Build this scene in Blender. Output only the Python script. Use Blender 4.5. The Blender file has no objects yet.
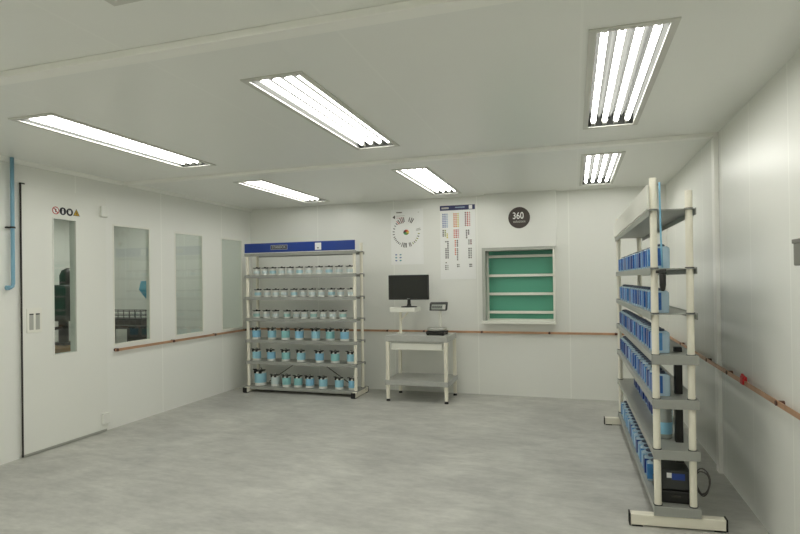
import bpy, bmesh, math, random
from mathutils import Vector, Matrix
random.seed(7)
SC = bpy.context.scene
COL = SC.collection
PI = math.pi

# ------------------------------------------------------------------ materials
def lin(c):
    return tuple(((v / 255) / 12.92 if v / 255 <= .04045 else ((v / 255 + .055) / 1.055) ** 2.4) for v in c)

def mat(name, rgb, rough=.5, metal=0., spec=.5, var=0., scale=30.):
    m = bpy.data.materials.new(name); m.use_nodes = True
    nt = m.node_tree; b = nt.nodes['Principled BSDF']
    c = lin(rgb)
    b.inputs['Base Color'].default_value = (*c, 1)
    b.inputs['Roughness'].default_value = rough
    b.inputs['Metallic'].default_value = metal
    b.inputs['Specular IOR Level'].default_value = spec
    if var:
        tc = nt.nodes.new('ShaderNodeTexCoord'); nz = nt.nodes.new('ShaderNodeTexNoise')
        nz.inputs['Scale'].default_value = scale; nz.inputs['Detail'].default_value = 4
        rp = nt.nodes.new('ShaderNodeValToRGB')
        rp.color_ramp.elements[0].position = .3; rp.color_ramp.elements[1].position = .7
        rp.color_ramp.elements[0].color = (*[v * (1 - var) for v in c], 1)
        rp.color_ramp.elements[1].color = (*[min(1, v * (1 + var)) for v in c], 1)
        nt.links.new(tc.outputs['Object'], nz.inputs['Vector'])
        nt.links.new(nz.outputs['Fac'], rp.inputs['Fac'])
        nt.links.new(rp.outputs['Color'], b.inputs['Base Color'])
    return m

def panel_mat(name, rgb, axis, spacing, offset, rough=.4, width=.006, seam=1.10):
    """painted sandwich panel: flat coat, faint waviness, joints every «spacing» metres"""
    m = mat(name, rgb, rough); nt = m.node_tree; b = nt.nodes['Principled BSDF']
    N, L = nt.nodes.new, nt.links.new
    tc = N('ShaderNodeTexCoord'); sp = N('ShaderNodeSeparateXYZ'); L(tc.outputs['Object'], sp.inputs[0])
    def mth(op, a, bb=None):
        n = N('ShaderNodeMath'); n.operation = op
        for i, v in enumerate((a, bb)):
            if v is None: continue
            if isinstance(v, (int, float)): n.inputs[i].default_value = v
            else: L(v, n.inputs[i])
        return n.outputs[0]
    u = mth('DIVIDE', mth('SUBTRACT', sp.outputs[axis], offset), spacing)
    d = mth('ABSOLUTE', mth('SUBTRACT', mth('FRACT', mth('ADD', u, .5)), .5))
    line = mth('LESS_THAN', d, width / spacing)
    c = lin(rgb)
    mx = N('ShaderNodeMix'); mx.data_type = 'RGBA'
    mx.inputs['A'].default_value = (*c, 1); mx.inputs['B'].default_value = (*[min(1, v * seam) for v in c], 1)
    L(line, mx.inputs['Factor']); L(mx.outputs['Result'], b.inputs['Base Color'])
    nz = N('ShaderNodeTexNoise'); nz.inputs['Scale'].default_value = 2.5; nz.inputs['Detail'].default_value = 2
    L(tc.outputs['Object'], nz.inputs['Vector'])
    h = mth('SUBTRACT', mth('MULTIPLY', nz.outputs['Fac'], .02), mth('MULTIPLY', line, .002))
    bp = N('ShaderNodeBump'); bp.inputs['Strength'].default_value = .12; bp.inputs['Distance'].default_value = 1.
    L(h, bp.inputs['Height']); L(bp.outputs['Normal'], b.inputs['Normal'])
    return m

def floor_mat():
    m = mat('floor_concrete', (160, 160, 152), .42); nt = m.node_tree; b = nt.nodes['Principled BSDF']
    N, L = nt.nodes.new, nt.links.new
    tc = N('ShaderNodeTexCoord')
    n1 = N('ShaderNodeTexNoise'); n1.inputs['Scale'].default_value = .9; n1.inputs['Detail'].default_value = 6; n1.inputs['Roughness'].default_value = .6
    n1.inputs['Distortion'].default_value = .6
    n2 = N('ShaderNodeTexNoise'); n2.inputs['Scale'].default_value = 5.; n2.inputs['Detail'].default_value = 6; n2.inputs['Roughness'].default_value = .65
    mp = N('ShaderNodeMapping'); mp.inputs['Scale'].default_value = (.55, 1.3, 1); mp.inputs['Rotation'].default_value = (0, 0, .3)
    L(tc.outputs['Object'], n1.inputs['Vector']); L(tc.outputs['Object'], mp.inputs['Vector']); L(mp.outputs['Vector'], n2.inputs['Vector'])
    r1 = N('ShaderNodeValToRGB'); r1.color_ramp.elements[0].position = .33; r1.color_ramp.elements[1].position = .68
    r1.color_ramp.elements[0].color = (*lin(FLOOR_A), 1); r1.color_ramp.elements[1].color = (*lin(FLOOR_B), 1)
    L(n1.outputs['Fac'], r1.inputs['Fac'])
    r2 = N('ShaderNodeValToRGB'); r2.color_ramp.elements[0].position = .38; r2.color_ramp.elements[1].position = .62
    r2.color_ramp.elements[0].color = (.80, .80, .80, 1); r2.color_ramp.elements[1].color = (1.10, 1.10, 1.10, 1)
    n3 = N('ShaderNodeTexNoise'); n3.inputs['Scale'].default_value = 17.; n3.inputs['Detail'].default_value = 5; n3.inputs['Roughness'].default_value = .7
    L(mp.outputs['Vector'], n3.inputs['Vector'])
    av = N('ShaderNodeMix'); av.data_type = 'FLOAT'; av.inputs['Factor'].default_value = .38
    L(n2.outputs['Fac'], av.inputs['A']); L(n3.outputs['Fac'], av.inputs['B'])
    L(av.outputs['Result'], r2.inputs['Fac'])
    mx = N('ShaderNodeMix'); mx.data_type = 'RGBA'; mx.blend_type = 'MULTIPLY'; mx.inputs['Factor'].default_value = 1
    L(r1.outputs['Color'], mx.inputs['A']); L(r2.outputs['Color'], mx.inputs['B']); L(mx.outputs['Result'], b.inputs['Base Color'])
    rr = N('ShaderNodeMapRange'); rr.inputs['To Min'].default_value = .36; rr.inputs['To Max'].default_value = .6
    L(n2.outputs['Fac'], rr.inputs['Value']); L(rr.outputs['Result'], b.inputs['Roughness'])
    return m

def emit(name, rgb, s):
    m = bpy.data.materials.new(name); m.use_nodes = True; nt = m.node_tree
    nt.nodes.remove(nt.nodes['Principled BSDF'])
    e = nt.nodes.new('ShaderNodeEmission'); e.inputs[0].default_value = (*rgb, 1); e.inputs[1].default_value = s
    nt.links.new(e.outputs[0], nt.nodes['Material Output'].inputs[0])
    return m

def glass_mat(name, ior, tint=(.93, .97, .95)):
    m = bpy.data.materials.new(name); m.use_nodes = True; nt = m.node_tree
    nt.nodes.remove(nt.nodes['Principled BSDF'])
    N, L = nt.nodes.new, nt.links.new
    t = N('ShaderNodeBsdfTransparent'); t.inputs[0].default_value = (*tint, 1)
    g = N('ShaderNodeBsdfGlossy'); g.inputs['Roughness'].default_value = .03
    f = N('ShaderNodeFresnel'); f.inputs[0].default_value = ior
    ge = N('ShaderNodeNewGeometry')
    s = N('ShaderNodeMath'); s.operation = 'SUBTRACT'; s.inputs[0].default_value = 1; L(ge.outputs['Backfacing'], s.inputs[1])
    p = N('ShaderNodeMath'); p.operation = 'MULTIPLY'; L(f.outputs[0], p.inputs[0]); L(s.outputs[0], p.inputs[1])
    mx = N('ShaderNodeMixShader'); L(p.outputs[0], mx.inputs[0]); L(t.outputs[0], mx.inputs[1]); L(g.outputs[0], mx.inputs[2])
    L(mx.outputs[0], nt.nodes['Material Output'].inputs[0])
    return m

FLOOR_A, FLOOR_B = (172, 172, 167), (198, 198, 191)
WALL = (232, 233, 227)
M = {}
M['wall_side'] = panel_mat('wall_panel_side', WALL, 'Y', .66, 3.30, .34)
M['wall_left'] = panel_mat('wall_panel_left', WALL, 'Y', 1.16, 5.30, .36)
M['wall_back'] = panel_mat('wall_panel_back', WALL, 'X', 1.15, -.05, .45)
M['ceil'] = panel_mat('ceiling_panel', (240, 241, 236), 'X', 1.02, -1.99, .30, seam=1.03)
M['floor'] = floor_mat()
M['trim'] = mat('trim_white', (249, 249, 243), .35)
M['white'] = mat('powder_white', (232, 232, 222), .38)
M['door'] = mat('door_white', (230, 231, 224), .36)
M['cream'] = mat('post_white', (238, 234, 218), .35)
M['grey'] = mat('shelf_grey', (158, 160, 154), .42, .0, .5, .04, 14)
M['steel'] = mat('brushed_steel', (186, 186, 180), .28, .8)
M['galv'] = mat('worktop_grey', (180, 181, 176), .4, .1, .5, .05, 20)
M['black'] = mat('black_plastic', (24, 24, 22), .45)
M['dark'] = mat('dark_grey', (52, 54, 52), .5)
M['darkmetal'] = mat('dark_metal', (62, 60, 56), .45, .4)
M['blue'] = mat('header_blue', (32, 62, 140), .35)
M['navy'] = mat('print_navy', (40, 44, 92), .5)
M['paper'] = mat('poster_paper', (240, 241, 238), .5)
M['pill'] = mat('logo_dark', (30, 34, 52), .4)
M['silver'] = mat('logo_silver', (186, 188, 186), .4)
M['tinwhite'] = mat('tin_white', (222, 224, 218), .35)
M['tincyan'] = mat('tin_cyan', (158, 212, 230), .4)
M['tinteal'] = mat('tin_teal', (150, 210, 212), .4)
M['tinblue'] = mat('tin_blue', (144, 202, 232), .4)
M['tinpale'] = mat('tin_pale', (208, 222, 222), .4)
M['tinsoft'] = mat('tin_soft_cyan', (172, 212, 222), .4)
M['tinsoft2'] = mat('tin_soft_teal', (166, 208, 204), .4)
M['tinmetal'] = mat('tin_metal', (196, 198, 194), .25, .8)
M['lblue'] = mat('bottle_blue', (40, 100, 178), .3, var=.25, scale=18)
M['lblue2'] = mat('bottle_light_blue', (78, 144, 206), .3, var=.2, scale=18)
M['lpale'] = mat('bottle_pale_label', (150, 190, 220), .3, var=.2, scale=18)
M['cap'] = mat('cap_slate', (66, 78, 98), .45)
M['ldark'] = mat('bottle_dark_blue', (34, 64, 138), .3, var=.25, scale=18)
M['clear'] = mat('bottle_translucent', (176, 202, 220), .25)
M['pet'] = mat('clear_plastic', (166, 172, 170), .12)
M['copper'] = mat('copper', (198, 156, 124), .4, .45, .5, .15, 9)
M['copperdark'] = mat('standoff_brown', (92, 58, 44), .5)
M['red'] = mat('clamp_red', (196, 42, 46), .4)
M['pipeblue'] = mat('pipe_blue', (122, 166, 188), .35)
M['green'] = mat('hatch_green', (88, 164, 138), .4)
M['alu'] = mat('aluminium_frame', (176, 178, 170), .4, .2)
M['screen'] = mat('screen_black', (34, 36, 33), .22)
M['badge'] = mat('badge_brown', (74, 66, 62), .5)
M['lcd'] = mat('lcd_grey', (150, 156, 148), .3)
M['rubber'] = mat('rubber_black', (18, 18, 17), .6)
M['tan'] = mat('tan_board', (176, 142, 92), .55)
M['cyan'] = mat('cyan_bag', (86, 172, 202), .5)
M['signred'] = mat('sign_red', (186, 54, 56), .45)
M['signblack'] = mat('sign_black', (34, 36, 44), .45)
M['signyellow'] = mat('sign_yellow', (206, 164, 34), .45)
M['hose'] = mat('hose_light_blue', (120, 176, 206), .3)
M['housing'] = mat('light_reflector', (82, 83, 81), .85, spec=.03)
M['tube'] = emit('fluorescent_tube', (1., .985, .925), 18.2)
M['tube2'] = emit('fluorescent_tube_added', (1., .985, .92), 32.0)  # stronger than the main tubes, for the added annex light
M['glass'] = glass_mat('window_glass', 2.1)
M['boxgrey'] = mat('box_grey', (128, 126, 118), .45)
M['flange'] = mat('light_flange', (208, 208, 200), .4)
M['gap'] = mat('door_gasket', (44, 40, 36), .6)
for k, c in dict(c_red=(190, 62, 58), c_maroon=(120, 50, 56), c_orange=(216, 138, 66), c_yellow=(214, 200, 84), c_olive=(140, 148, 62),
                 c_green=(84, 150, 92), c_blue=(88, 110, 166), c_lblue=(150, 172, 200), c_pink=(206, 150, 150), c_grey=(120, 118, 112),
                 c_dk=(66, 62, 60), c_lgrey=(186, 186, 178), c_salmon=(212, 120, 92), c_teal=(66, 140, 150)).items():
    M[k] = mat('ink_' + k[2:], c, .5)

# ------------------------------------------------------------------ mesh helpers
class MB:
    """collects shapes with material slots; build() links them as ONE mesh object"""
    def __init__(s, fn=None): s.v = []; s.f = []; s.m = []; s.sm = []; s.mats = []; s.fn = fn
    def mi(s, m):
        if isinstance(m, str): m = M[m]
        if m not in s.mats: s.mats.append(m)
        return s.mats.index(m)
    def add(s, vs, fs, m, smooth=False):
        b = len(s.v); k = s.mi(m)
        for p in vs: s.v.append(tuple(s.fn(*p)) if s.fn else tuple(p))
        for f in fs: s.f.append([b + i for i in f]); s.m.append(k); s.sm.append(smooth)
        return s
    def box(s, x0, x1, y0, y1, z0, z1, m, c=0.):
        if c <= 0:
            vs = [(x, y, z) for x in (x0, x1) for y in (y0, y1) for z in (z0, z1)]
            fs = [(0, 1, 3, 2), (4, 6, 7, 5), (0, 4, 5, 1), (2, 3, 7, 6), (0, 2, 6, 4), (1, 5, 7, 3)]
            return s.add(vs, fs, m)
        bm = bmesh.new(); bmesh.ops.create_cube(bm, size=1)
        for v in bm.verts: v.co = Vector(((x0 + x1) / 2 + v.co.x * (x1 - x0), (y0 + y1) / 2 + v.co.y * (y1 - y0), (z0 + z1) / 2 + v.co.z * (z1 - z0)))
        bmesh.ops.bevel(bm, geom=list(bm.edges), offset=min(c, .45 * min(x1 - x0, y1 - y0, z1 - z0)), segments=2, affect='EDGES', profile=.5)
        bm.verts.index_update()
        vs = [tuple(v.co) for v in bm.verts]; fs = [[v.index for v in f.verts] for f in bm.faces]; bm.free()
        return s.add(vs, fs, m)
    def cyl(s, p0, p1, r, m, seg=16, r2=None, caps=True):
        p0, p1 = Vector(p0), Vector(p1); r2 = r if r2 is None else r2
        d = (p1 - p0).normalized(); a = d.orthogonal().normalized(); b = d.cross(a)
        vs = []
        for i in range(seg):
            t = 2 * PI * i / seg; o = a * math.cos(t) + b * math.sin(t)
            vs += [p0 + o * r, p1 + o * r2]
        fs = [(2 * i, 2 * ((i + 1) % seg), 2 * ((i + 1) % seg) + 1, 2 * i + 1) for i in range(seg)]
        s.add(vs, fs, m, True)
        if caps:
            s.add(vs[0::2], [list(range(seg))[::-1]], m); s.add(vs[1::2], [list(range(seg))], m)
        return s
    def lathe(s, prof, m, seg=18, o=(0, 0, 0), sx=1., sy=1., smooth=True):
        """profile of (r, z) bottom to top"""
        vs = []; n = len(prof)
        for i in range(seg):
            t = 2 * PI * i / seg
            vs += [(o[0] + r * sx * math.cos(t), o[1] + r * sy * math.sin(t), o[2] + z) for r, z in prof]
        fs = []
        for i in range(seg):
            j = (i + 1) % seg
            for k in range(n - 1): fs.append((i * n + k, j * n + k, j * n + k + 1, i * n + k + 1))
        if prof[0][0] > 1e-6: fs.append([i * n for i in range(seg)][::-1])
        if prof[-1][0] > 1e-6: fs.append([i * n + n - 1 for i in range(seg)])
        return s.add(vs, fs, m, smooth)
    def rlathe(s, prof, m, hx, hy, o=(0, 0, 0), cr=.35, seg=4):
        """rounded-rectangle section swept up a profile of (scale, z)"""
        ring = []
        c = cr * min(hx, hy)
        for (qx, qy, a0) in ((1, 1, 0), (-1, 1, 90), (-1, -1, 180), (1, -1, 270)):
            for k in range(seg + 1):
                t = math.radians(a0 + 90 * k / seg)
                ring.append((qx * (hx - c) + c * math.cos(t), qy * (hy - c) + c * math.sin(t)))
        n = len(ring); vs = []
        for sc, z in prof: vs += [(o[0] + x * sc, o[1] + y * sc, o[2] + z) for x, y in ring]
        fs = []
        for k in range(len(prof) - 1):
            for i in range(n):
                j = (i + 1) % n; fs.append((k * n + i, k * n + j, (k + 1) * n + j, (k + 1) * n + i))
        fs.append(list(range(n))[::-1]); fs.append([(len(prof) - 1) * n + i for i in range(n)])
        return s.add(vs, fs, m)
    def tube(s, pts, r, m, seg=8):
        pts = [Vector(p) for p in pts]; vs = []; n = len(pts); ref = None
        for i, p in enumerate(pts):
            d = (pts[min(i + 1, n - 1)] - pts[max(i - 1, 0)]).normalized()
            a = d.orthogonal().normalized() if ref is None else (ref - d * ref.dot(d)).normalized()
            ref = a; b = d.cross(a)
            vs += [p + (a * math.cos(2 * PI * k / seg) + b * math.sin(2 * PI * k / seg)) * r for k in range(seg)]
        fs = [(i * seg + k, i * seg + (k + 1) % seg, (i + 1) * seg + (k + 1) % seg, (i + 1) * seg + k) for i in range(n - 1) for k in range(seg)]
        fs += [list(range(seg))[::-1], [(n - 1) * seg + k for k in range(seg)]]
        return s.add(vs, fs, m, True)
    def grid(s, ax, lo, hi, u, v, holes, m):
        """slab along axis ax between lo and hi, spanning u and v, with rectangular holes (u0,u1,v0,v1)"""
        us = sorted({u[0], u[1], *[q for h in holes for q in h[:2]]}); vs_ = sorted({v[0], v[1], *[q for h in holes for q in h[2:]]})
        for a0, a1 in zip(us, us[1:]):
            for b0, b1 in zip(vs_, vs_[1:]):
                cu, cv = (a0 + a1) / 2, (b0 + b1) / 2
                if any(h[0] < cu < h[1] and h[2] < cv < h[3] for h in holes): continue
                if ax == 0: s.box(lo, hi, a0, a1, b0, b1, m)
                elif ax == 1: s.box(a0, a1, lo, hi, b0, b1, m)
                else: s.box(a0, a1, b0, b1, lo, hi, m)
        return s
    def build(s, name, parent=None, loc=None, smooth_angle=True):
        me = bpy.data.meshes.new(name)
        me.from_pydata(s.v, [], s.f)
        for m in s.mats: me.materials.append(m)
        me.polygons.foreach_set('material_index', s.m); me.polygons.foreach_set('use_smooth', s.sm)
        bm = bmesh.new(); bm.from_mesh(me); bmesh.ops.recalc_face_normals(bm, faces=bm.faces); bm.to_mesh(me); bm.free()
        me.update()
        o = bpy.data.objects.new(name, me); COL.objects.link(o)
        if parent: o.parent = parent
        if loc: o.location = loc
        return o

def tag(o, label, cat, group=None):
    o['label'] = label; o['category'] = cat
    if group: o['group'] = group
    return o
def thing(name, label, cat, loc=(0, 0, 0), group=None, rz=0.):
    o = bpy.data.objects.new(name, None); COL.objects.link(o); o.location = loc; o.rotation_euler = (0, 0, rz)
    o.empty_display_size = .1
    return tag(o, label, cat, group)
def struct(o, label=None):
    o['kind'] = 'structure'
    if label: o['label'] = label
    return o
def dup(root, label, loc, group=None, rz=0., swap=None):
    r = root.copy(); COL.objects.link(r); r.location = loc; r.rotation_euler = (0, 0, rz); r['label'] = label
    if group: r['group'] = group
    for ch in list(root.children):
        c = ch.copy(); COL.objects.link(c); c.parent = r
        for g in list(ch.children):
            d = g.copy(); COL.objects.link(d); d.parent = c
    return r
def text(name, s, size, m, parent, loc, rot, ext=.001, sx=1., align='CENTER', bold=0.):
    cu = bpy.data.curves.new(name, 'FONT'); cu.body = s; cu.size = size; cu.extrude = ext; cu.offset = bold; cu.align_x = align; cu.align_y = 'CENTER'
    t = bpy.data.objects.new('tmp', cu)
    me = bpy.data.meshes.new_from_object(t); me.name = name
    bpy.data.objects.remove(t); bpy.data.curves.remove(cu)
    me.materials.clear(); me.materials.append(M[m])
    o = bpy.data.objects.new(name, me); COL.objects.link(o); o.parent = parent; o.location = loc; o.rotation_euler = rot; o.scale = (sx, 1, 1)
    return o
ORD = ['first', 'second', 'third', 'fourth', 'fifth', 'sixth', 'seventh', 'eighth', 'ninth', 'tenth', 'eleventh', 'twelfth', 'thirteenth',
       'fourteenth', 'fifteenth', 'sixteenth', 'seventeenth', 'eighteenth', 'nineteenth', 'twentieth', 'twenty-first', 'twenty-second']

# ------------------------------------------------------------------ room shell
XL, XR, YB, H = -4.604, 1.064, 7.18, 2.598
YF, XO, WT = -3.3, -7.3, .045
LX = (.265, -1.515, -3.33); LY = (3.41, 5.99, .87, -1.70); LW, LL = .37, 1.69  # last row is added out of view, brightening faces turned toward the camera
lights = [(x, y + (.09 if (x, y) == (LX[2], LY[0]) else 0)) for y in LY for x in LX]
ADJ = (-6.0, 5.7)
holes = [(x - LW / 2 + .03, x + LW / 2 - .03, y - LL / 2 + .03, y + LL / 2 - .03) for x, y in lights + [ADJ]]
struct(MB().box(XO - .1, XR + .1, YF - .1, YB + .35, -.1, 0, 'floor').build('floor'))
struct(MB().grid(2, H, H + .14, (XO - .1, XR + .1), (YF - .1, YB + .35), holes, 'ceil').build('ceiling'))
DW = (3.872, 4.108, .862, 2.12)                                   # glazed slot in the door
WIN = [(4.590, 5.115, .866, 2.132), (5.527, 6.050, .866, 2.126), (6.448, 6.945, .850, 2.120)]
struct(MB().grid(0, XL - WT, XL, (YF, YB), (0, H), [DW] + WIN, 'wall_left').build('wall_left'))
NX0, NX1, NZ0, NZ1 = -1.122, -.222, .965, 1.906                   # hatch opening
struct(MB().grid(1, YB, YB + .16, (XL - WT, XR + .1), (0, H), [(NX0, NX1, NZ0, NZ1)], 'wall_back').build('wall_back'))
struct(MB().box(XR, XR + .1, YF, YB, 0, H, 'wall_side').build('wall_right'))
struct(MB().box(XO - .1, XR + .1, YF - .1, YF, 0, H, 'wall_back').build('wall_front'))
struct(MB().box(XO - .1, XO, YF, YB, 0, H, 'wall_left').build('wall_outer'))
struct(MB().box(XO - .1, XL - WT, YB, YB + .16, 0, H, 'wall_back').build('wall_annex'))
BY = 7.06
struct(MB().box(-1.085, -.198, BY, YB, NZ1, H, 'wall_back').build('wall_bulkhead'))
# joint covers and coves
struct(MB().box(XL, XR, 4.715, 4.795, H - .028, H, 'trim', .004).build('trim_1'))
struct(MB().box(XR - .032, XR, 4.715, 4.795, 0, H - .028, 'trim', .004).build('trim_2'))
struct(MB().box(XL, XR, 2.060, 2.145, H - .034, H, 'trim', .004).build('trim_3'))
def cove(n, p0, p1, d):
    (x0, y0), (x1, y1) = p0, p1; dx, dy = d; pr = [(0, 0), (.035, 0), (.030, -.012), (.012, -.030), (0, -.035)]
    vs = [(x + dx * a, y + dy * a, H + b) for x, y in (p0, p1) for a, b in pr]; k = len(pr)
    fs = [(i, (i + 1) % k, k + (i + 1) % k, k + i) for i in range(k)] + [list(range(k)), list(range(k, 2 * k))]
    return struct(MB().add(vs, fs, 'trim').build(n))
cove('trim_5', (XL, YF), (XL, 2.055), (1, 0)); cove('trim_6', (XL, 2.15), (XL, 4.71), (1, 0)); cove('trim_4', (XL, 4.80), (XL, YB), (1, 0))
# windows
for i, (y0, y1, z0, z1) in enumerate(WIN):
    f = MB()
    f.grid(0, XL - WT + .002, XL + .003, (y0 - .004, y1 + .004), (z0 - .004, z1 + .004), [(y0 + .012, y1 - .012, z0 + .012, z1 - .012)], 'white')
    w = struct(f.build('window_%d' % (i + 1)))
    MB().box(XL - .010, XL - .004, y0 + .01, y1 - .01, z0 + .01, z1 - .01, 'glass').build('glass_pane', w)
# door
D0, D1 = 3.568, 4.470
dm = MB().grid(0, XL + .001, XL + .032, (D0, D1), (.03, 2.388), [DW], 'door')
dr = struct(dm.build('door_1'))
MB().box(XL + .018, XL + .032, D0 - .009, D0 - .001, .012, 2.40, 'gap').build('edge_gasket', dr)
MB().box(XL + .012, XL + .032, D0 - .009, D0 + .03, 2.389, 2.40, 'gap').build('top_guide', dr)
g = MB(); g.box(XL + .012, XL + .020, DW[0], DW[1], DW[2], DW[3], 'glass'); g.build('glass_pane', dr)
g = MB().grid(0, XL + .030, XL + .036, (DW[0] - .012, DW[1] + .03), (DW[2] - .012, DW[3] + .012), [DW], 'door'); g.build('glazing_bead', dr)
for z0, z1 in ((2.19, 2.30), (.085, .20)):
    MB().box(XL + .032, XL + .062, 4.39, 4.475, z0, z1, 'door', .008).build('hinge', dr)
hp = MB(); hp.box(XL + .032, XL + .040, 3.600, 3.742, 1.085, 1.302, 'white', .003)
hpo = hp.build('pull_plate', dr)
for a, b in ((3.622, 3.660), (3.682, 3.720)):
    q = MB(); q.box(XL + .040, XL + .0415, a, b, 1.11, 1.255, 'alu'); q.box(XL + .0415, XL + .043, a, b, 1.243, 1.252, 'dark'); q.build('finger_slot', hpo)
MB().box(XL + .001, XL + .02, D0, D1, .004, .028, 'alu').build('threshold_seal', dr)

# pictogram stickers on the door
def disc(mb, y, z, r, x0, x1, m, seg=28): mb.cyl((x0, y, z), (x1, y, z), r, m, seg)
sx = XL + .0322
t = thing('safety_sign', 'round red prohibition sticker on the door, leftmost of the four pictograms', 'sign', (sx, 3.897, 2.196), 'pictogram stickers on the door')
m_ = MB(); disc(m_, 0, 0, .036, 0, .001, 'signred'); disc(m_, 0, 0, .028, .001, .0014, 'paper'); m_.build('disc', t)
m_ = MB(); m_.box(.0014, .0018, -.006, .006, -.016, .016, 'signblack')
m_.add([(.002, -.023, .017), (.002, -.017, .023), (.002, .023, -.017), (.002, .017, -.023)], [(0, 1, 2, 3)], 'signred'); m_.build('symbol', t)
t = thing('safety_sign', 'dark round sticker with a white standing figure, second pictogram on the door', 'sign', (sx, 3.972, 2.197), 'pictogram stickers on the door')
m_ = MB(); disc(m_, 0, 0, .036, 0, .001, 'signblack'); m_.build('disc', t)
m_ = MB(); disc(m_, 0, .015, .008, .001, .0014, 'paper', 12); m_.box(.001, .0014, -.009, .009, -.022, .007, 'paper'); m_.build('symbol', t)
t = thing('safety_sign', 'dark round sticker with a white glove, third pictogram on the door', 'sign', (sx, 4.046, 2.196), 'pictogram stickers on the door')
m_ = MB(); disc(m_, 0, 0, .036, 0, .001, 'signblack'); m_.build('disc', t)
m_ = MB(); disc(m_, 0, -.004, .016, .001, .0014, 'paper', 14)
for k in range(4): m_.box(.001, .0014, -.014 + k * .0075, -.009 + k * .0075, .0, .020, 'paper')
m_.build('symbol', t)
t = thing('safety_sign', 'yellow triangular warning sticker, rightmost pictogram on the door', 'sign', (sx, 4.120, 2.190), 'pictogram stickers on the door')
def tri(r): return [(math.cos(a) * r, math.sin(a) * r) for a in (PI / 2, PI / 2 + 2 * PI / 3, PI / 2 + 4 * PI / 3)]
def prism_x(mb, pts, x0, x1, m):
    n = len(pts); vs = [(x0, a, b) for a, b in pts] + [(x1, a, b) for a, b in pts]
    mb.add(vs, [list(range(n))[::-1], list(range(n, 2 * n))] + [(i, (i + 1) % n, n + (i + 1) % n, n + i) for i in range(n)], m)
m_ = MB(); prism_x(m_, tri(.044), 0, .001, 'signblack'); prism_x(m_, tri(.036), .001, .0014, 'signyellow'); m_.build('plate', t)
m_ = MB(); m_.box(.0014, .0018, -.003, .003, -.005, .014, 'signblack'); m_.box(.0014, .0018, -.003, .003, -.014, -.009, 'signblack'); m_.build('symbol', t)

# ------------------------------------------------------------------ hatch
hx = thing('serving_hatch', 'square green wall hatch with four white horizontal bars under round sign', 'hatch', (0, YB, 0))
fr = MB()
yo, yi = BY - YB, .145                                              # front lip flush with the bulkhead, back inside the wall
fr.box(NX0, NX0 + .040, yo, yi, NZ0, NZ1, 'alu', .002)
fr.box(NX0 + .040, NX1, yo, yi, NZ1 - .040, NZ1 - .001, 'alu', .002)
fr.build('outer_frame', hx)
fr = MB()
fr.box(NX0 + .040, NX0 + .058, .02, yi, NZ0, NZ1 - .04, 'white', .002); fr.box(NX1 - .022, NX1, yo, yi, NZ0, NZ1 - .04, 'white', .002)
fr.box(NX0 + .058, NX1 - .022, .03, yi, NZ0, NZ0 + .02, 'white')
fr.build('inner_frame', hx)
MB().box(NX0 + .058, NX1 - .022, .10, .14, NZ0 + .02, NZ1 - .04, 'green').build('green_panel', hx)
for z in (1.797, 1.548, 1.309, 1.071):
    MB().box(NX0 + .058, NX1 - .022, .045, .08, z - .017, z + .017, 'white', .003).build('bar', hx)
MB().box(NX0 - .012, NX1 + .008, yo - .02, .0, NZ0 - .032, NZ0 + .006, 'white', .004).build('sill', hx)

# ------------------------------------------------------------------ ceiling lights
GL = 'recessed fluorescent ceiling lights'
names = ['large ceiling light with four bright tubes nearest the right wall', 'ceiling light of bright tubes in the middle of the nearer row',
         'ceiling light of bright tubes at the left, nearest the blue wall pipe',
         'small-looking ceiling light above the tall bottle rack, far row', 'ceiling light in the far row above the scale and monitor',
         'ceiling light in the far row above the blue-headed tin rack',
         'ceiling light overhead at right, nearer than the ceiling beam', 'ceiling light whose corner shows at the top edge, nearer than the beam',
         'ceiling light overhead at left, nearer than the ceiling beam', 'added unseen ceiling light behind the camera at right', 'added unseen ceiling light behind the camera in the middle', 'added unseen ceiling light behind the camera at left',
         'added unseen ceiling light in the room behind the left windows']
def make_light(tm):
    t = thing('ceiling_light', names[0], 'ceiling light', (0, 0, H), GL)
    a, b = LW / 2, LL / 2; ia, ib = a - .034, b - .034
    MB().grid(2, -.007, -.0005, (-a, a), (-b, b), [(-ia, ia, -ib, ib)], 'flange').build('flange', t)
    hs = MB()
    hs.grid(2, .0, .085, (-ia - .003, ia + .003), (-ib - .003, ib + .003), [(-ia, ia, -ib, ib)], 'housing')
    hs.box(-ia - .003, ia + .003, -ib - .003, ib + .003, .085, .09, 'housing')
    for k in range(3):
        x = -ia + (k + 1) * 2 * ia / 4
        hs.add([(x - .022, -ib, .085), (x, -ib, .05), (x + .022, -ib, .085), (x - .022, ib, .085), (x, ib, .05), (x + .022, ib, .085)],
               [(0, 1, 4, 3), (1, 2, 5, 4)], 'housing')
    hs.build('housing', t)
    for k in range(4):
        x = -ia + (k + .5) * 2 * ia / 4
        tb = MB().cyl((x, -ib + .05, .028), (x, ib - .05, .028), .0160, tm, 12).build('tube', t)
        for sgn in (-1, 1):
            e = MB(); e.cyl((x, sgn * (ib - .05), .028), (x, sgn * (ib - .024), .028), .0195, 'steel', 12)
            q0, q1 = sorted((sgn * (ib - .026), sgn * (ib - .001))); e.box(x - .014, x + .014, q0, q1, .008, .0849, 'alu'); e.build('end_cap', tb)
    return t
L0 = make_light('tube')
for i, (x, y) in enumerate(lights):
    if i == 0: L0.location = (x, y, H)
    else: dup(L0, names[i], (x, y, H), GL)
LA = make_light('tube2'); LA.location = (*ADJ, H); LA['label'] = names[-1]; LA['group'] = GL  # unseen fixture added to brighten the annex

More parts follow.
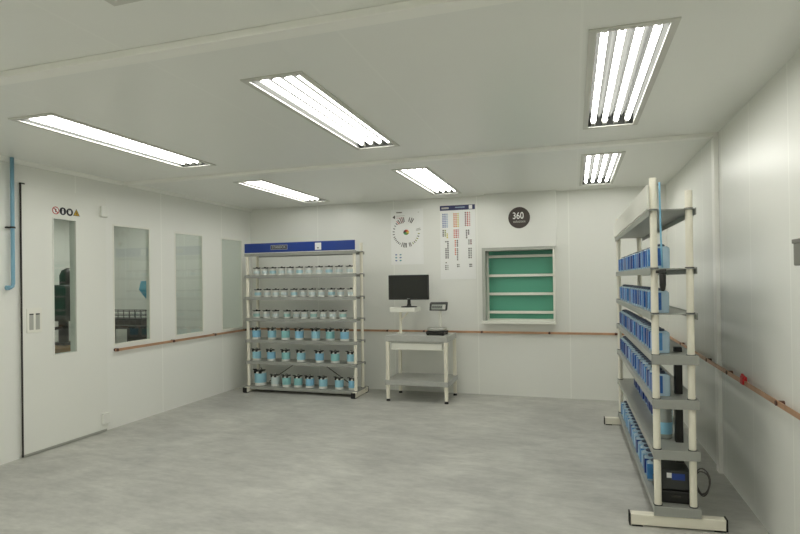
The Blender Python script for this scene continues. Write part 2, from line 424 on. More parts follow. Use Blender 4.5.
# ------------------------------------------------------------------ racks
def rack(root, fn, n_len, tiers, z_front, z_rear, closed, header, lipz, W=.196, ff=-.158):
    """fn maps (across, along, z) to root space; posts at across 0 / .205 and along 0 / n_len"""
    for s in (0, n_len):
        f = MB(fn); f.box(ff, .365, s - .029, s + .029, .008, .074, 'cream', .006); fo = f.build('foot', root)
        for a, b in ((ff - .008, ff), (.365, .373)): MB(fn).box(a, b, s - .030, s + .030, .006, .076, 'rubber').build('foot_cap', fo)
        for a in (ff + .038, .33): MB(fn).box(a - .03, a + .03, s - .026, s + .026, 0, .008, 'rubber').build('foot_pad', fo)
        for a, zt in ((0, z_front), (W, z_rear)):
            po = MB(fn).cyl((a, s, .074), (a, s, zt), .021, 'cream', 18).build('post', root)
            for z in tiers: MB(fn).cyl((a, s, z - .006), (a, s, z + .006), .0255, 'dark', 14).build('collar', po)
    for k, z in enumerate(tiers):
        s0, s1 = -.032, n_len + .032; a0, a1 = -.024, W + .032
        p = MB(fn); p.box(a0, a1, s0, s1, z - .005, z, 'grey')
        p.box(a0 - .003, a0, s0, s1, z - lipz, z + .004, 'grey'); p.box(a1, a1 + .003, s0, s1, z - lipz, z + .004, 'grey')
        if closed[k]:
            p.box(a0 - .003, a1 + .003, s0 - .010, s0, z - .052, z + .004, 'grey', .002); p.box(a0 - .003, a1 + .003, s1, s1 + .01, z - .052, z + .004, 'grey', .002)
        p.build('shelf', root)
    h = MB(fn); h.box(-.040, -.029, header[3], n_len + header[4], header[0], header[1], header[2], .002)
    return h.build('header_board', root)

# left rack, standing along the back wall
LR = (-4.290, 6.60)
fl = lambda a, s, z: (s, a, z)
rl = thing('tin_rack', 'white tube rack with blue header board and rows of paint tins', 'rack', (LR[0], LR[1], 0))
TL = [1.895, 1.598, 1.300, 1.008, .716, .424, .080]
hb = rack(rl, fl, 1.588, TL, 1.90, 2.015, [0] * 7, (1.908, 2.034, 'blue', -.020, .026), .036, .245, -.098)
hb['label'] = 'blue header board with small logo'
lg = MB(); yq = -.0405
lg.box(.392, .642, yq - .003, yq, 1.941, 2.003, 'silver', .001); lg.box(.398, .636, yq - .004, yq - .003, 1.946, 1.998, 'pill'); lgo = lg.build('logo_plate', hb)
text('logo_text', 'STANDOX', .052, 'silver', hb, (.517, yq - .0045, 1.972), (PI / 2, 0, 0), .0008, .82, bold=.0004)
MB().box(1.050, 1.140, yq - .002, yq, 1.922, 2.015, 'paper').box(1.082, 1.104, yq - .003, yq - .002, 1.94, 1.955, 'c_grey').build('sticker', hb)
for a, b in ((.62, .16), (.97, 1.43)):
    MB().cyl((a, .262, .395), (b, .262, .10), .006, 'darkmetal', 8).build('brace', rl)

# right rack, standing along the right wall
RX, RY = .465, 3.63
frr = lambda a, s, z: (a - .0100 * s, s + .09 * a, z)
rr = thing('bottle_rack', 'tall white tube rack full of blue bottles along the right wall', 'rack', (RX, RY, 0))
TR = [1.905, 1.552, 1.280, 1.030, .766, .464, .128]
hb2 = rack(rr, frr, 2.39, TR, 2.10, 2.015, [0, 0, 0, 1, 1, 1, 1], (1.91, 2.055, 'white', -.034, .04), .036)
def rpos(a, s, z):
    x, y, zz = frr(a, s, z); return (RX + x, RY + y, zz)
MB(frr).box(.132, .177, .16, .205, .335, 1.06, 'black', .004).build('drive_column', rr)

# ------------------------------------------------------------------ paint tins
GT = 'small paint tins on the upper shelves'
def small_tin(m):
    t = thing('paint_tin', 'x', 'paint tin', (0, 0, 0), GT)
    MB().lathe([(.044, 0), (.047, .003), (.047, .006), (.0445, .009), (.0445, .086), (.047, .089), (.047, .093), (.043, .095)], 'tinwhite', 18).build('body', t)
    MB().lathe([(.0447, .024), (.0452, .025), (.0452, .062), (.0447, .063)], m, 18).build('label_band', t)
    l = MB(); l.lathe([(.045, .094), (.047, .096), (.047, .103), (.042, .106), (.016, .108), (.012, .118), (0, .119)], 'black', 18)
    l.box(-.060, -.03, -.010, .010, .100, .108, 'black', .002); l.box(.03, .058, -.007, .007, .103, .112, 'black', .002)
    l.build('stirring_lid', t)
    return t
def large_tin(m, s=1.):
    t = thing('paint_tin', 'x', 'paint tin', (0, 0, 0), 'large paint tins on the lower shelves')
    sc = lambda P: [(r * s, z * s) for r, z in P]
    MB().lathe(sc([(.056, 0), (.060, .003), (.060, .007), (.057, .010), (.057, .128), (.060, .131), (.060, .136), (.055, .138)]), 'tinwhite', 20).build('body', t)
    MB().lathe(sc([(.0575, .030), (.058, .031), (.058, .122), (.0575, .123)]), m, 20).build('label_band', t)
    l = MB(); l.lathe(sc([(.050, .137), (.052, .139), (.052, .144), (.044, .148), (.024, .150)]), 'tinmetal', 18)
    l.lathe(sc([(.018, .149), (.018, .164), (.012, .172), (0, .173)]), 'tinmetal', 14)
    for q in (-1, 1):
        l.box(min(q * .014, q * .040) * s, max(q * .014, q * .040) * s, -.062 * s, -.010 * s, .124 * s, .156 * s, 'black', .005)
        l.box(min(q * .030, q * .070) * s, max(q * .030, q * .070) * s, -.030 * s, -.018 * s, .152 * s, .164 * s, 'black', .003)
    l.build('stirring_lid', t)
    return t
def each_row(xs, z, y, proto, mats, fmt, group):
    global TINS
    for i, x in enumerate(xs):
        pos = 'leftmost' if i == 0 else ('rightmost' if i == len(xs) - 1 else ORD[i] + ' from left')
        lab = fmt % pos
        mm = mats[(i * 5 + int(z * 10)) % len(mats)] if len(mats) > 1 else mats[0]
        key = (proto, mm)
        loc = (x, y + random.uniform(-.006, .006), z + .0005); rz = random.uniform(-.12, .12)
        if key not in PRO:
            PRO[key] = proto(mm); o = PRO[key]; o.location = loc; o.rotation_euler = (0, 0, rz); o['label'] = lab; o['group'] = group
        else: dup(PRO[key], lab, loc, group, rz)
PRO = {}
s2 = [-4.236, -4.110, -3.985, -3.845, -3.713, -3.574, -3.433, -3.280, -3.139, -2.994, -2.842]
s3 = [-4.226, -4.073, -3.941, -3.810, -3.664, -3.525, -3.386, -3.255, -3.105, -2.973, -2.829]
s4 = [-4.245, -4.092, -3.951, -3.777, -3.632, -3.505, -3.371, -3.233, -3.094, -2.947]
s5 = [-4.255, -4.013, -3.800, -3.587, -3.347, -3.136, -2.925]
s6 = [-4.250, -4.023, -3.796, -3.565, -3.293, -3.063, -2.835]
s7 = [-3.967, -3.793, -3.616, -3.441, -3.245, -3.011, -2.817]
YT = 6.69
dxs = .036
each_row([x + dxs for x in s2], TL[1], YT, small_tin, ['tinpale', 'tinsoft', 'tinpale'], 'small tin with black lid, %s on the top row of the tin rack', 'tins on the top row')
each_row([x + dxs for x in s3], TL[2], YT, small_tin, ['tinpale', 'tinsoft', 'tinpale', 'tinpale'], 'small tin with black lid, %s on the second row of the tin rack', 'tins on the second row')
each_row([x + dxs for x in s4], TL[3], YT, small_tin, ['tinpale', 'tinsoft2', 'tinpale'], 'small tin with black lid, %s on the third row of the tin rack', 'tins on the third row')
each_row([x + dxs for x in s5], TL[4], YT, large_tin, ['tincyan', 'tinblue', 'tinteal'], 'blue-labelled tin with black lid, %s on the fourth row of the tin rack', 'tins on the fourth row')
each_row([x + dxs for x in s6], TL[5], YT, large_tin, ['tinblue', 'tincyan', 'tinteal'], 'blue-labelled tin with black lid, %s on the fifth row of the tin rack', 'tins on the fifth row')
for i, x in enumerate(s7):
    mm = ['tinpale', 'tinteal', 'tinteal', 'tinblue', 'tincyan', 'tincyan', 'tinblue'][i]
    lab = 'tin with black lid on the bottom shelf, %s from right' % ORD[6 - i] if i < 6 else 'tin with black lid on the bottom shelf, rightmost of its row'
    key = (large_tin, mm); loc = (x + dxs, YT, TL[6] + .0005)
    if key not in PRO: PRO[key] = large_tin(mm); o = PRO[key]; o.location = loc; o['label'] = lab; o['group'] = 'tins on the bottom row'
    else: dup(PRO[key], lab, loc, 'tins on the bottom row', random.uniform(-.2, .2))
bt = large_tin('tincyan', 1.38); bt.location = (-4.165, YT + .005, TL[6] + .0005); del bt['group']
bt['label'] = 'biggest blue paint tin with black lid, bottom left corner of the tin rack'

# ------------------------------------------------------------------ bottles on the right rack
def bottle(m, hh=.135):
    t = thing('toner_bottle', 'x', 'bottle', (0, 0, 0))
    b = MB(); b.rlathe([(.94, 0), (1, .004), (1, hh * .86), (.96, hh * .93), (.72, hh)], 'clear', .050, .040); b.build('body', t)
    lw = MB()                                                        # label on the aisle face, wrapping half way round both sides
    z0, z1 = hh * .13, hh * .92
    lw.box(-.0518, -.0500, -.037, .037, z0, z1, m, .0006); lw.box(-.0515, .006, -.0415, -.0395, z0, z1, m, .0006); lw.box(-.0515, .006, .0395, .0415, z0, z1, m, .0006)
    lw.build('label_wrap', t)
    c = MB(); c.lathe([(.024, hh), (.026, hh + .002), (.026, hh + .010), (.020, hh + .014), (.008, hh + .016), (0, hh + .017)], 'cap', 14)
    c.build('pouring_cap', t)
    return t
BP = {}
def brow(tier, n, a, s0, s1, mats, hh, desc, shelfname, rnd):
    for i in range(n):
        s = s0 + (s1 - s0) * i / (n - 1)
        mm = mats[rnd[i % len(rnd)] % len(mats)]
        pos = 'nearest' if i == 0 else ('farthest' if i == n - 1 else ORD[i] + ' from the near end')
        lab = '%s, %s, %s of the bottle rack' % (desc, pos, shelfname)
        loc = rpos(a + random.uniform(-.004, .004), s + random.uniform(-.004, .004), TR[tier] + .0005); rz = random.uniform(-.05, .05)
        key = (mm, hh)
        grp = 'bottles on the ' + shelfname
        if key not in BP:
            BP[key] = bottle(mm, hh); o = BP[key]; o.location = loc; o.rotation_euler = (0, 0, rz); o['label'] = lab; o['group'] = grp
        else: dup(BP[key], lab, loc, grp, rz)
R1 = [0, 1, 0, 0, 1, 2, 0, 1, 0, 2, 0, 0, 1, 2, 0, 1]
brow(1, 19, .046, .10, 2.28, ['lblue', 'lblue2', 'ldark'], .136, 'blue bottle', 'highest filled shelf', R1)
brow(2, 19, .046, .10, 2.28, ['lblue', 'lblue2', 'ldark'], .136, 'blue bottle', 'second filled shelf', R1[3:] + R1[:3])
brow(3, 19, .046, .12, 2.28, ['lblue', 'ldark', 'lblue2'], .135, 'blue bottle', 'third filled shelf', R1[5:] + R1[:5])
brow(4, 19, .046, .12, 2.28, ['lblue', 'ldark', 'lblue2'], .135, 'blue bottle', 'fourth filled shelf', R1[2:] + R1[:2])
brow(5, 12, .140, .62, 2.05, ['ldark', 'lblue'], .125, 'dark blue bottle', 'fifth filled shelf', R1)
brow(6, 17, .046, .44, 2.28, ['lpale', 'lblue2', 'ldark', 'lblue'], .125, 'blue bottle', 'bottom shelf', R1[4:] + R1[:4])
# big clear bottle on the fifth filled shelf
t = thing('clear_bottle', 'large clear ribbed bottle with blue and white label behind near posts', 'bottle', rpos(.080, .27, TR[5] + .0005))
MB().lathe([(.044, 0), (.050, .006), (.050, .060), (.050, .120), (.046, .128), (.050, .138), (.046, .148), (.050, .158), (.046, .168), (.050, .178), (.044, .200), (.018, .226), (.016, .240)], 'pet', 20).build('body', t)
MB().lathe([(.0505, .030), (.051, .031), (.051, .105), (.0505, .106)], 'tinblue', 20).build('label_wrap', t)
MB().lathe([(.018, .236), (.018, .254), (.015, .257)], 'white', 14).build('cap', t)
# stirring motor unit on the bottom shelf
t = thing('motor_unit', 'dark grey motor box with blue label on the rack bottom shelf', 'machine', rpos(.104, .185, TR[6] + .0005))
MB().box(-.088, .088, -.150, .150, 0, .075, 'black', .006).build('base', t)
MB().box(-.086, .088, -.146, .138, .080, .200, 'dark', .008).build('casing', t)
MB().box(-.07, .07, -.12, .12, .070, .09, 'black').build('spacer', t)
MB().box(-.045, -.018, -.148, -.1455, .152, .182, 'paper').box(-.018, .055, -.148, -.1455, .142, .180, 'blue').build('label_plate', t)
MB().box(-.02, .03, -.156, -.149, .036, .05, 'darkmetal').build('switch', t)
# coiled cable behind the near rear post
co = MB(); pts = []
for k in range(96):
    a = k * 2 * PI / 20; pts.append((.012 * math.sin(k * .37), .038 * math.cos(a) * (1 + .16 * math.sin(k * .31)), .075 * math.sin(a) * (1 + .14 * math.cos(k * .23))))
co.tube(pts, .0035, 'c_dk', 6)
cobj = co.build('cable_coil'); tag(cobj, 'coil of grey cable hanging beside the rack rear post near floor', 'cable')
cobj.location = rpos(.250, .02, .270); cobj.rotation_euler = (0, 0, 1.2)
# air line down the near front post
t = thing('air_line', 'light blue air hose with black filter bowl hanging behind near post', 'air hose', rpos(.037, -.062, 1.462))
MB().tube([(-.009, 0, .60), (-.009, 0, .52), (-.008, 0, .40), (-.006, 0, .28), (-.003, 0, .18), (0, 0, .095)], .0055, 'hose', 10).build('hose', t)
MB().box(-.020, .020, -.018, .018, .055, .085, 'dark', .006).build('valve_body', t)
MB().lathe([(.008, -.045), (.014, -.035), (.018, -.01), (.019, .05), (.016, .058)], 'black', 16).build('filter_bowl', t)
MB().cyl((-.036, 0, .07), (-.018, 0, .07), .009, 'darkmetal', 12).build('fitting', t)

# ------------------------------------------------------------------ work bench
wb = thing('workbench', 'small white bench with grey top, one drawer and lower shelf', 'bench', (-1.862, 6.775, 0))
bx, by = .372, .255
MB().box(-bx - .022, bx + .022, -by - .018, by + .018, .742, .816, 'galv', .004).build('worktop', wb)
for i, (px, py) in enumerate(((-1, -1), (1, -1), (1, 1), (-1, 1))):
    l = MB().box(px * bx - .021, px * bx + .021, py * by - .021, py * by + .021, .028, .742, 'cream', .006).build('leg', wb)
    MB().lathe([(.024, 0), (.026, .004), (.022, .020), (.012, .028)], 'rubber', 14, (px * bx, py * by, 0)).build('foot', l)
dw = MB().box(-bx + .05, bx - .05, -by - .004, by - .1, .642, .741, 'white', .004).build('drawer', wb)
MB().box(-bx + .05, bx - .05, -by - .012, -by - .004, .724, .737, 'alu', .002).build('drawer_lip', dw)
sh = MB(); sh.box(-bx - .026, bx + .026, -by - .026, by + .026, .256, .262, 'galv'); sh.box(-bx - .03, bx + .03, -by - .03, -by - .026, .204, .264, 'galv'); sh.box(-bx - .03, bx + .03, by + .026, by + .03, .204, .264, 'galv')
sh.box(-bx - .03, -bx - .026, -by - .026, by + .026, .204, .264, 'galv'); sh.box(bx + .026, bx + .03, -by - .026, by + .026, .204, .264, 'galv'); sh.build('lower_shelf', wb)

# monitor shelf on an arm, monitor
ms = thing('monitor_stand', 'white tray on a thin post fixed to the bench', 'stand', (-2.158, 6.83, .8165))
MB().box(-.05, .05, -.05, .05, 0, .008, 'white', .003).build('base_plate', ms)
MB().cyl((0, 0, .008), (0, 0, .282), .017, 'cream', 16).build('post', ms)
MB().box(-.098, .236, -.145, .125, .282, .338, 'white', .002).build('tray', ms)
MB().cyl((.012, 0, .175), (.11, 0, .283), .009, 'cream', 10).build('bracket', ms)
mo = thing('monitor', 'black flat computer monitor on the white tray, screen off', 'monitor', (-2.040, 6.83, .8165 + .3385))
MB().lathe([(.105, 0), (.11, .004), (.10, .012), (.03, .018)], 'black', 26, sx=1., sy=.8).build('foot', mo)
MB().rlathe([(1.5, .014), (1., .05), (.9, .12)], 'black', .020, .013).build('neck', mo)
cs = MB().box(-.270, .270, -.030, .012, .098, .418, 'black', .008).build('casing', mo)
MB().box(-.255, .255, -.0315, -.029, .122, .405, 'screen').build('screen', cs)
MB().box(-.018, .018, -.032, -.0298, .106, .113, 'c_lgrey').build('badge', cs)

# scale
sc = thing('weighing_scale', 'black weighing scale with steel pan and raised dark display', 'scale', (-1.645, 6.715, .8165))
MB().box(-.118, .118, -.105, .125, .012, .050, 'black', .008).build('base', sc)
for a, b in ((-.1, -.085), (.1, -.085), (.1, .1), (-.1, .1)): MB().lathe([(.014, 0), (.014, .012)], 'rubber', 10, (a, b, 0)).build('foot', sc)
MB().lathe([(.080, .050), (.122, .056), (.126, .062), (.126, .086), (.120, .089), (.110, .086)], 'steel', 30).build('pan', sc)
MB().cyl((.012, .145, .03), (.012, .145, .31), .020, 'white', 16).box(-.02, .045, .11, .165, .03, .05, 'black').build('column', sc)
hd = MB(lambda x, y, z: (x, .11 + y * .94 - z * -.34, .352 + z * .94 + y * .34))
hd.box(-.115, .115, -.03, .02, -.052, .052, 'dark', .01); hdo = hd.build('display_head', sc)
q = MB(lambda x, y, z: (x, .11 + y * .94 - z * -.34, .352 + z * .94 + y * .34)); q.box(-.085, .060, -.0325, -.030, -.03, .034, 'lcd'); q.box(.060, .095, -.0325, -.030, -.03, .034, 'c_lgrey')
for k in range(5): q.box(-.074 + k * .026, -.058 + k * .026, -.0335, -.0325, -.016, .018, 'dark')
q.build('display_window', hdo)

# ------------------------------------------------------------------ posters and round sign
y0 = -.002
p1 = thing('poster', 'white poster with a ring of colour bars around a colour disc', 'poster', (-2.158, YB - .001, 2.098))
k_ = MB(); k_.box(-.230, .230, -.002, 0, -.377, .377, 'paper'); yA, yB_ = -.0028, -.002
def bar(mb, cx, cz, r0, r1, w, ang, m):
    c, s = math.cos(ang), math.sin(ang); P = []
    for y in (yA, yB_):
        for r, q in ((r0, -w), (r1, -w), (r1, w), (r0, w)): P.append((cx + c * r - s * q, y, cz + s * r + c * q))
    mb.add(P, [(0, 1, 2, 3), (7, 6, 5, 4), (0, 4, 5, 1), (1, 5, 6, 2), (2, 6, 7, 3), (3, 7, 4, 0)], m)
cx, cz = -.012, .062
spec = [(75, .062, 'c_dk'), (66, .074, 'c_dk'), (59, .074, 'c_dk'), (100, .07, 'c_dk'), (107, .085, 'c_maroon'), (115, .085, 'c_maroon'), (124, .07, 'c_dk'), (131, .06, 'c_red'), (139, .035, 'c_dk')]
for dg in (150, 163, 176, 188, 200, 208, 216, 224, 232, 240): spec.append((dg, .028, 'c_dk' if dg % 3 else 'c_grey'))
for dg in (250, 258, 264, 270): spec.append((dg, .065, 'c_grey' if dg in (250,) else 'c_dk'))
for dg in (285, 291): spec.append((dg, .06, 'c_grey'))
for dg in (302, 311, 320, 330, 341, 352): spec.append((dg, .028, 'c_dk' if dg % 2 else 'c_olive'))
spec.append((8, .07, 'c_lgrey')); spec.append((14, .06, 'c_lgrey'))
for dg, ln, m in spec: bar(k_, cx, cz, .182 - ln * .55, .182 + ln * .4, .0055, math.radians(dg), m)
w = k_
for i, m in enumerate(['c_red', 'c_maroon', 'c_dk', 'c_green', 'c_green', 'c_olive', 'c_yellow', 'c_orange']):
    a0, a1 = math.radians(60 + 45 * i), math.radians(105 + 45 * i)
    w.add([(cx, yA, cz), (cx + .042 * math.cos(a0), yA, cz + .038 * math.sin(a0)), (cx + .042 * math.cos(a1), yA, cz + .038 * math.sin(a1)),
           (cx, yB_, cz), (cx + .042 * math.cos(a0), yB_, cz + .038 * math.sin(a0)), (cx + .042 * math.cos(a1), yB_, cz + .038 * math.sin(a1))],
          [(0, 1, 2), (5, 4, 3), (1, 4, 5, 2), (0, 3, 4, 1), (0, 2, 5, 3)], m)
d = k_
for i in range(2):
    for j in range(3): d.box(-.172 + i * .062, -.146 + i * .062, yA, yB_, -.330 + j * .04, -.314 + j * .04, 'c_teal' if (i + j) % 2 else 'c_blue')
d.box(-.150, -.070, yA, yB_, .328, .342, 'c_grey'); d.box(-.150, -.03, yA, yB_, .286, .292, 'c_lgrey'); d.box(-.15, -.04, yA, yB_, .258, .264, 'c_pink'); d.box(.155, .175, yA, yB_, .325, .333, 'c_lgrey')
d.add([(-.205, yA, .272), (-.170, yA, .246), (-.170, yA, .300), (-.205, yB_, .272), (-.170, yB_, .246), (-.170, yB_, .300)], [(0, 1, 2), (5, 4, 3), (0, 3, 4, 1), (1, 4, 5, 2), (2, 5, 3, 0)], 'c_dk')
d.build('sheet', p1)

p2 = thing('poster', 'tall white poster with three columns of colour swatches and navy strip', 'poster', (-1.458, YB - .001, 2.002))
a = MB(); a.box(-.236, .236, -.002, 0, -.492, .492, 'paper')
d = MB(); d.box(-.236, .236, yA, yB_, .425, .490, 'navy'); d.box(-.215, -.115, yA - .0006, yA, .445, .468, 'c_lgrey'); d.box(-.03, .10, yA - .0006, yA, .455, .466, 'c_lblue'); d.box(.155, .200, yA - .0006, yA, .432, .484, 'paper')
d.build('title_strip', p2)
def sw(mb, x, z, cols, rows, mats, dx=.027, dz=.024, s=.009, skip=None):
    for i in range(cols):
        for j in range(rows):
            if skip and skip(i, j): continue
            mm = mats[(i if len(mats) == cols else (i + j)) % len(mats)]
            mb.box(x + i * dx - s, x + i * dx + s, yA, yB_, z - j * dz - s * .9, z - j * dz + s * .9, mm)
sw(a, -.195, .375, 3, 8, ['c_blue', 'c_blue', 'c_lblue']); sw(a, -.195, .160, 2, 4, ['c_dk', 'c_olive']); sw(a, -.141, .112, 1, 3, ['c_yellow'])
sw(a, -.160, .010, 2, 10, ['c_dk', 'c_dk'], skip=lambda i, j: i == 0 and j in (1, 2, 3)); sw(a, -.160, -.270, 1, 1, ['c_grey']); sw(a, -.165, -.310, 2, 3, ['c_grey', 'c_lgrey']); sw(a, -.045, .375, 3, 8, ['c_orange', 'c_orange', 'c_yellow']); sw(a, -.045, .160, 3, 5, ['c_salmon', 'c_red', 'c_pink']); sw(a, -.032, .02, 2, 4, ['c_salmon', 'c_dk']); sw(a, -.032, -.09, 2, 7, ['c_salmon', 'c_grey'], skip=lambda i, j: i == 0 and j > 3)
sw(a, -.005, -.300, 2, 2, ['c_grey', 'c_lgrey'], .02); sw(a, .108, .385, 3, 8, ['c_maroon', 'c_red', 'c_pink']); sw(a, .120, .150, 2, 5, ['c_dk', 'c_dk'], skip=lambda i, j: i == 1 and j > 2); sw(a, .150, .02, 2, 3, ['c_grey', 'c_maroon']); sw(a, .150, -.09, 2, 6, ['c_dk', 'c_grey'])
sw(a, .160, -.300, 2, 2, ['c_dk', 'c_grey'], .02); a.build('sheet', p2)

bd = thing('round_sign', 'round dark sign reading 360 above the green hatch', 'sign', (-.644, BY - .001, 2.274))
MB().cyl((0, -.006, 0), (0, 0, 0), .134, 'badge', 48).build('disc', bd)
text('number', '360', .118, 'paper', bd, (-.012, -.0065, .022), (PI / 2, 0, 0), .001, .80, bold=.0015)
text('caption', 'solutions', .046, 'c_lgrey', bd, (.002, -.0065, -.048), (PI / 2, 0, 0), .001, .92, bold=.0004)

# ------------------------------------------------------------------ earthing bar round the walls
eb = thing('earthing_bar', 'flat copper bar running along the walls at bench height', 'copper bar', (0, 0, 0))
ZP = .816
MB().box(XL + .030, XL + .036, 4.575, YB - .030, ZP - .014, ZP + .014, 'copper', .001).build('bar', eb)
MB().box(XL + .030, XR - .030, YB - .036, YB - .030, ZP - .014, ZP + .014, 'copper', .001).build('bar', eb)
MB().box(XR - .036, XR - .030, 2.0, YB - .030, ZP - .015, ZP + .015, 'copper', .001).build('bar', eb)
for y in (4.60, 5.45, 6.25, 6.95): MB().cyl((XL, y, ZP), (XL + .042, y, ZP), .017, 'copperdark', 12).build('standoff', eb)
for x in (-4.0, -3.2, -2.45, -1.93, -1.15, -.30, .48): MB().cyl((x, YB, ZP), (x, YB - .042, ZP), .015, 'copperdark', 12).build('standoff', eb)
for y in (2.6, 3.42, 4.42, 5.05, 6.2): MB().cyl((XR, y, ZP), (XR - .042, y, ZP), .014, 'copperdark', 12).build('standoff', eb)
rc = thing('earthing_clamp', 'small red clamp gripping the copper bar on the right wall', 'clamp', (XR - .033, 4.03, ZP))
c = MB(); c.box(-.012, .012, -.035, .035, .016, .040, 'red', .004); c.box(-.014, -.004, -.03, .03, -.012, .018, 'red', .003); c.box(.004, .014, -.03, .03, -.012, .018, 'red', .003); c.build('jaw', rc)
MB().cyl((0, -.045, .034), (0, .03, .046), .008, 'red', 10).build('lever', rc)

# blue pipe on the left wall
bp = thing('blue_pipe', 'thin vertical blue pipe on the left wall beside the door', 'pipe', (XL + .045, 3.475, 0))
MB().tube([(0, 0, H), (0, 0, 2.2), (0, 0, 1.9), (0, 0, 1.52), (0, -.006, 1.498), (0, -.022, 1.488), (0, -.05, 1.486)], .0155, 'pipeblue', 14).build('tube', bp)
MB().cyl((0, -.034, 1.486), (0, -.060, 1.486), .020, 'pipeblue', 14).build('end_fitting', bp)
cl = MB(); cl.cyl((0, 0, 1.992), (0, 0, 2.008), .020, 'darkmetal', 14); cl.box(-.044, -.01, -.035, .035, 1.994, 2.006, 'darkmetal'); cl.build('clip', bp)

# grey box at the frame edge on the right wall
wx = thing('wall_box', 'grey box with dark looped cable on the right wall', 'wall box', (XR, 2.955, 1.607))
MB().box(-.075, 0, -.10, .075, -.062, .060, 'boxgrey', .006).build('casing', wx)
MB().box(-.080, .0, -.104, .079, .042, .062, 'c_grey', .003).build('lid', wx)
MB().tube([(-.035, .03, .062), (-.036, .034, .10), (-.034, .030, .16), (-.03, .01, .195), (-.03, -.03, .20), (-.03, -.06, .17), (-.03, -.062, .062)], .008, 'dark', 8).build('cable', wx)

# ------------------------------------------------------------------ the room behind the windows
def at_annex(y_wall, xx):      # ground direction through a point of the left wall
    return (xx, y_wall * xx / XL)
tx, ty = -6.05, 5.25
tb = thing('crate', 'tan wooden crate behind the door window', 'crate', (tx, ty, 0))
MB().box(-.36, .36, -.36, .36, .0, .74, 'tan', .006).build('box', tb)
MB().box(-.37, .37, -.37, .37, .74, .765, 'tan', .004).build('lid', tb)
mc = thing('machine', 'black machine on a column standing on tan crate behind door window', 'machine', (tx, ty, .7655))
MB().box(-.13, .13, -.10, .10, 0, .03, 'black', .006).build('base', mc)
MB().cyl((.0, .0, .03), (.0, .0, .34), .055, 'dark', 18).build('column', mc)
MB().box(-.26, .26, -.20, .13, .30, .74, 'dark', .04).build('motor_housing', mc)
MB().lathe([(.11, .60), (.115, .64), (.115, .86), (.09, .92), (.04, .95)], 'black', 20, (.02, .08, 0)).build('drum', mc)
MB().tube([(-.15, -.17, .40), (-.16, -.26, .36), (-.10, -.30, .26), (.0, -.26, .20), (.08, -.1, .22)], .02, 'black', 10).build('hose', mc)
MB().box(.10, .15, -.17, -.155, .45, .72, 'c_orange', .004).build('side_panel', mc)
dk = thing('dark_bench', 'dark bench seen through the window nearest the door', 'bench', (-6.25, 6.62, 0))
MB().box(-.75, .45, -.30, .35, .86, .91, 'dark', .005).build('top', dk)
for a, b in ((-.7, -.26), (.40, -.26), (-.7, .3), (.40, .3)): MB().box(a - .025, a + .025, b - .025, b + .025, 0, .86, 'black').build('leg', dk)
wk = thing('wire_basket', 'black wire basket on the dark bench behind the window', 'basket', (-6.25, 6.60, .9105))
g = MB()
for k in range(9):
    for yy in (-.16, .16): g.cyl((-.55 + k * .105, yy, 0), (-.55 + k * .105, yy, .20), .005, 'black', 6)
for k in range(4):
    for yy in (-.16, .16): g.cyl((-.56, yy, .005 + k * .065), (.30, yy, .005 + k * .065), .006, 'black', 6)
    for xx in (-.55, .29): g.cyl((xx, -.16, .005 + k * .065), (xx, .16, .005 + k * .065), .006, 'black', 6)
g.build('wire_frame', wk)
g = MB(); g.box(-.53, .27, -.14, .14, .001, .09, 'darkmetal', .01); g.build('tray', wk)
ch = thing('office_chair', 'black office chair below the window nearest the door', 'chair', (-5.12, 5.30, 0))
for k in range(5):
    a = 2 * PI * k / 5 + .3
    l = MB().tube([(.03 * math.cos(a), .03 * math.sin(a), .12), (.28 * math.cos(a), .28 * math.sin(a), .07)], .02, 'black', 8).build('leg', ch)
    MB().cyl((.28 * math.cos(a), .28 * math.sin(a) - .015, .03), (.28 * math.cos(a), .28 * math.sin(a) + .015, .03), .03, 'rubber', 12).build('castor', l)
MB().cyl((0, 0, .10), (0, 0, .46), .025, 'black', 12).build('gas_post', ch)
MB().box(-.23, .23, -.23, .23, .46, .54, 'black', .03).build('seat', ch)
MB().box(-.21, .21, .20, .26, .60, .98, 'black', .03).build('backrest', ch)
MB().box(-.03, .03, .21, .25, .48, .66, 'black', .006).build('back_arm', ch)
bg = MB()
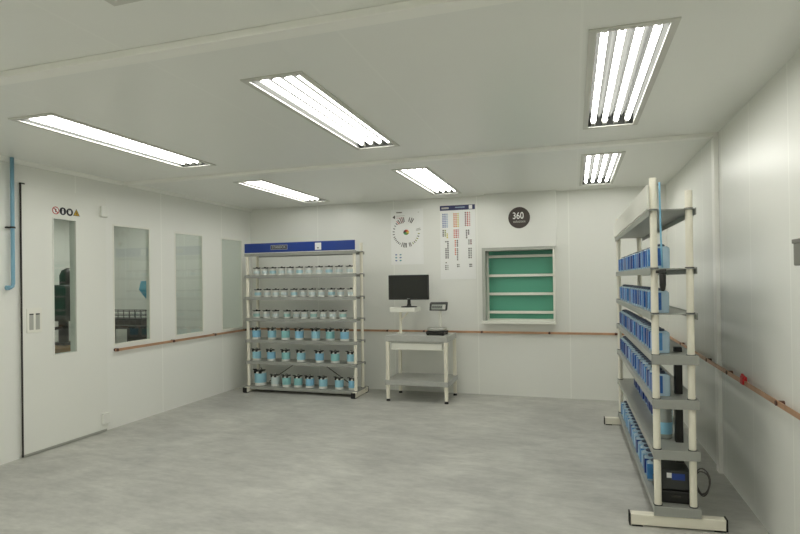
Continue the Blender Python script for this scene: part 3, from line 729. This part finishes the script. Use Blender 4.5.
bg.add([(-.00, -.075, .08), (.02, .08, .09), (-.01, .10, -.095), (.01, -.015, -.12), (.0, -.105, -.015), (.05, .0, .0), (-.05, .01, -.01)],
       [(5, 0, 1), (5, 1, 2), (5, 2, 3), (5, 3, 4), (5, 4, 0), (6, 1, 0), (6, 2, 1), (6, 3, 2), (6, 4, 3), (6, 0, 4)], 'cyan')
bo = bg.build('plastic_bag'); tag(bo, 'light blue bag hanging behind the window nearest the door', 'bag'); bo.location = (XL - WT - .10, 5.205, 1.455)
sb_ = MB().cyl((-.03, .0, .07), (.10, 0, .10), .006, 'dark', 8).build('hook', bo)

# ------------------------------------------------------------------ camera and view
yaw, pit, rol, f, sy = -.306, .0057, -.0138, 549.46, 10.58
F = Vector((math.sin(yaw) * math.cos(pit), math.cos(yaw) * math.cos(pit), math.sin(pit)))
R0 = Vector((math.cos(yaw), -math.sin(yaw), 0)); U0 = R0.cross(F)
R = R0 * math.cos(rol) + U0 * math.sin(rol); U = -R0 * math.sin(rol) + U0 * math.cos(rol)
cam = bpy.data.objects.new('camera', bpy.data.cameras.new('camera')); COL.objects.link(cam)
mw = Matrix.Identity(4)
for i in range(3): mw[i][0], mw[i][1], mw[i][2] = R[i], U[i], -F[i]
mw.translation = (0, 0, 1.5); cam.matrix_world = mw
cam.data.sensor_width = 36; cam.data.lens = f / 800 * 36; cam.data.shift_y = sy / 800; cam.data.clip_start = .05
SC.camera = cam
w = bpy.data.worlds.new('world'); SC.world = w; w.use_nodes = True
w.node_tree.nodes['Background'].inputs[0].default_value = (.8, .85, .9, 1); w.node_tree.nodes['Background'].inputs[1].default_value = .1
SC.view_settings.view_transform = 'Standard'; SC.view_settings.look = 'None'; SC.view_settings.exposure = -0.29; SC.view_settings.gamma = 1
SC.view_settings.use_curve_mapping = False
SC.cycles.use_denoising = True
SC.cycles.max_bounces = 10; SC.cycles.diffuse_bounces = 7; SC.cycles.glossy_bounces = 4; SC.cycles.transparent_max_bounces = 12
SC.cycles.sample_clamp_indirect = 6
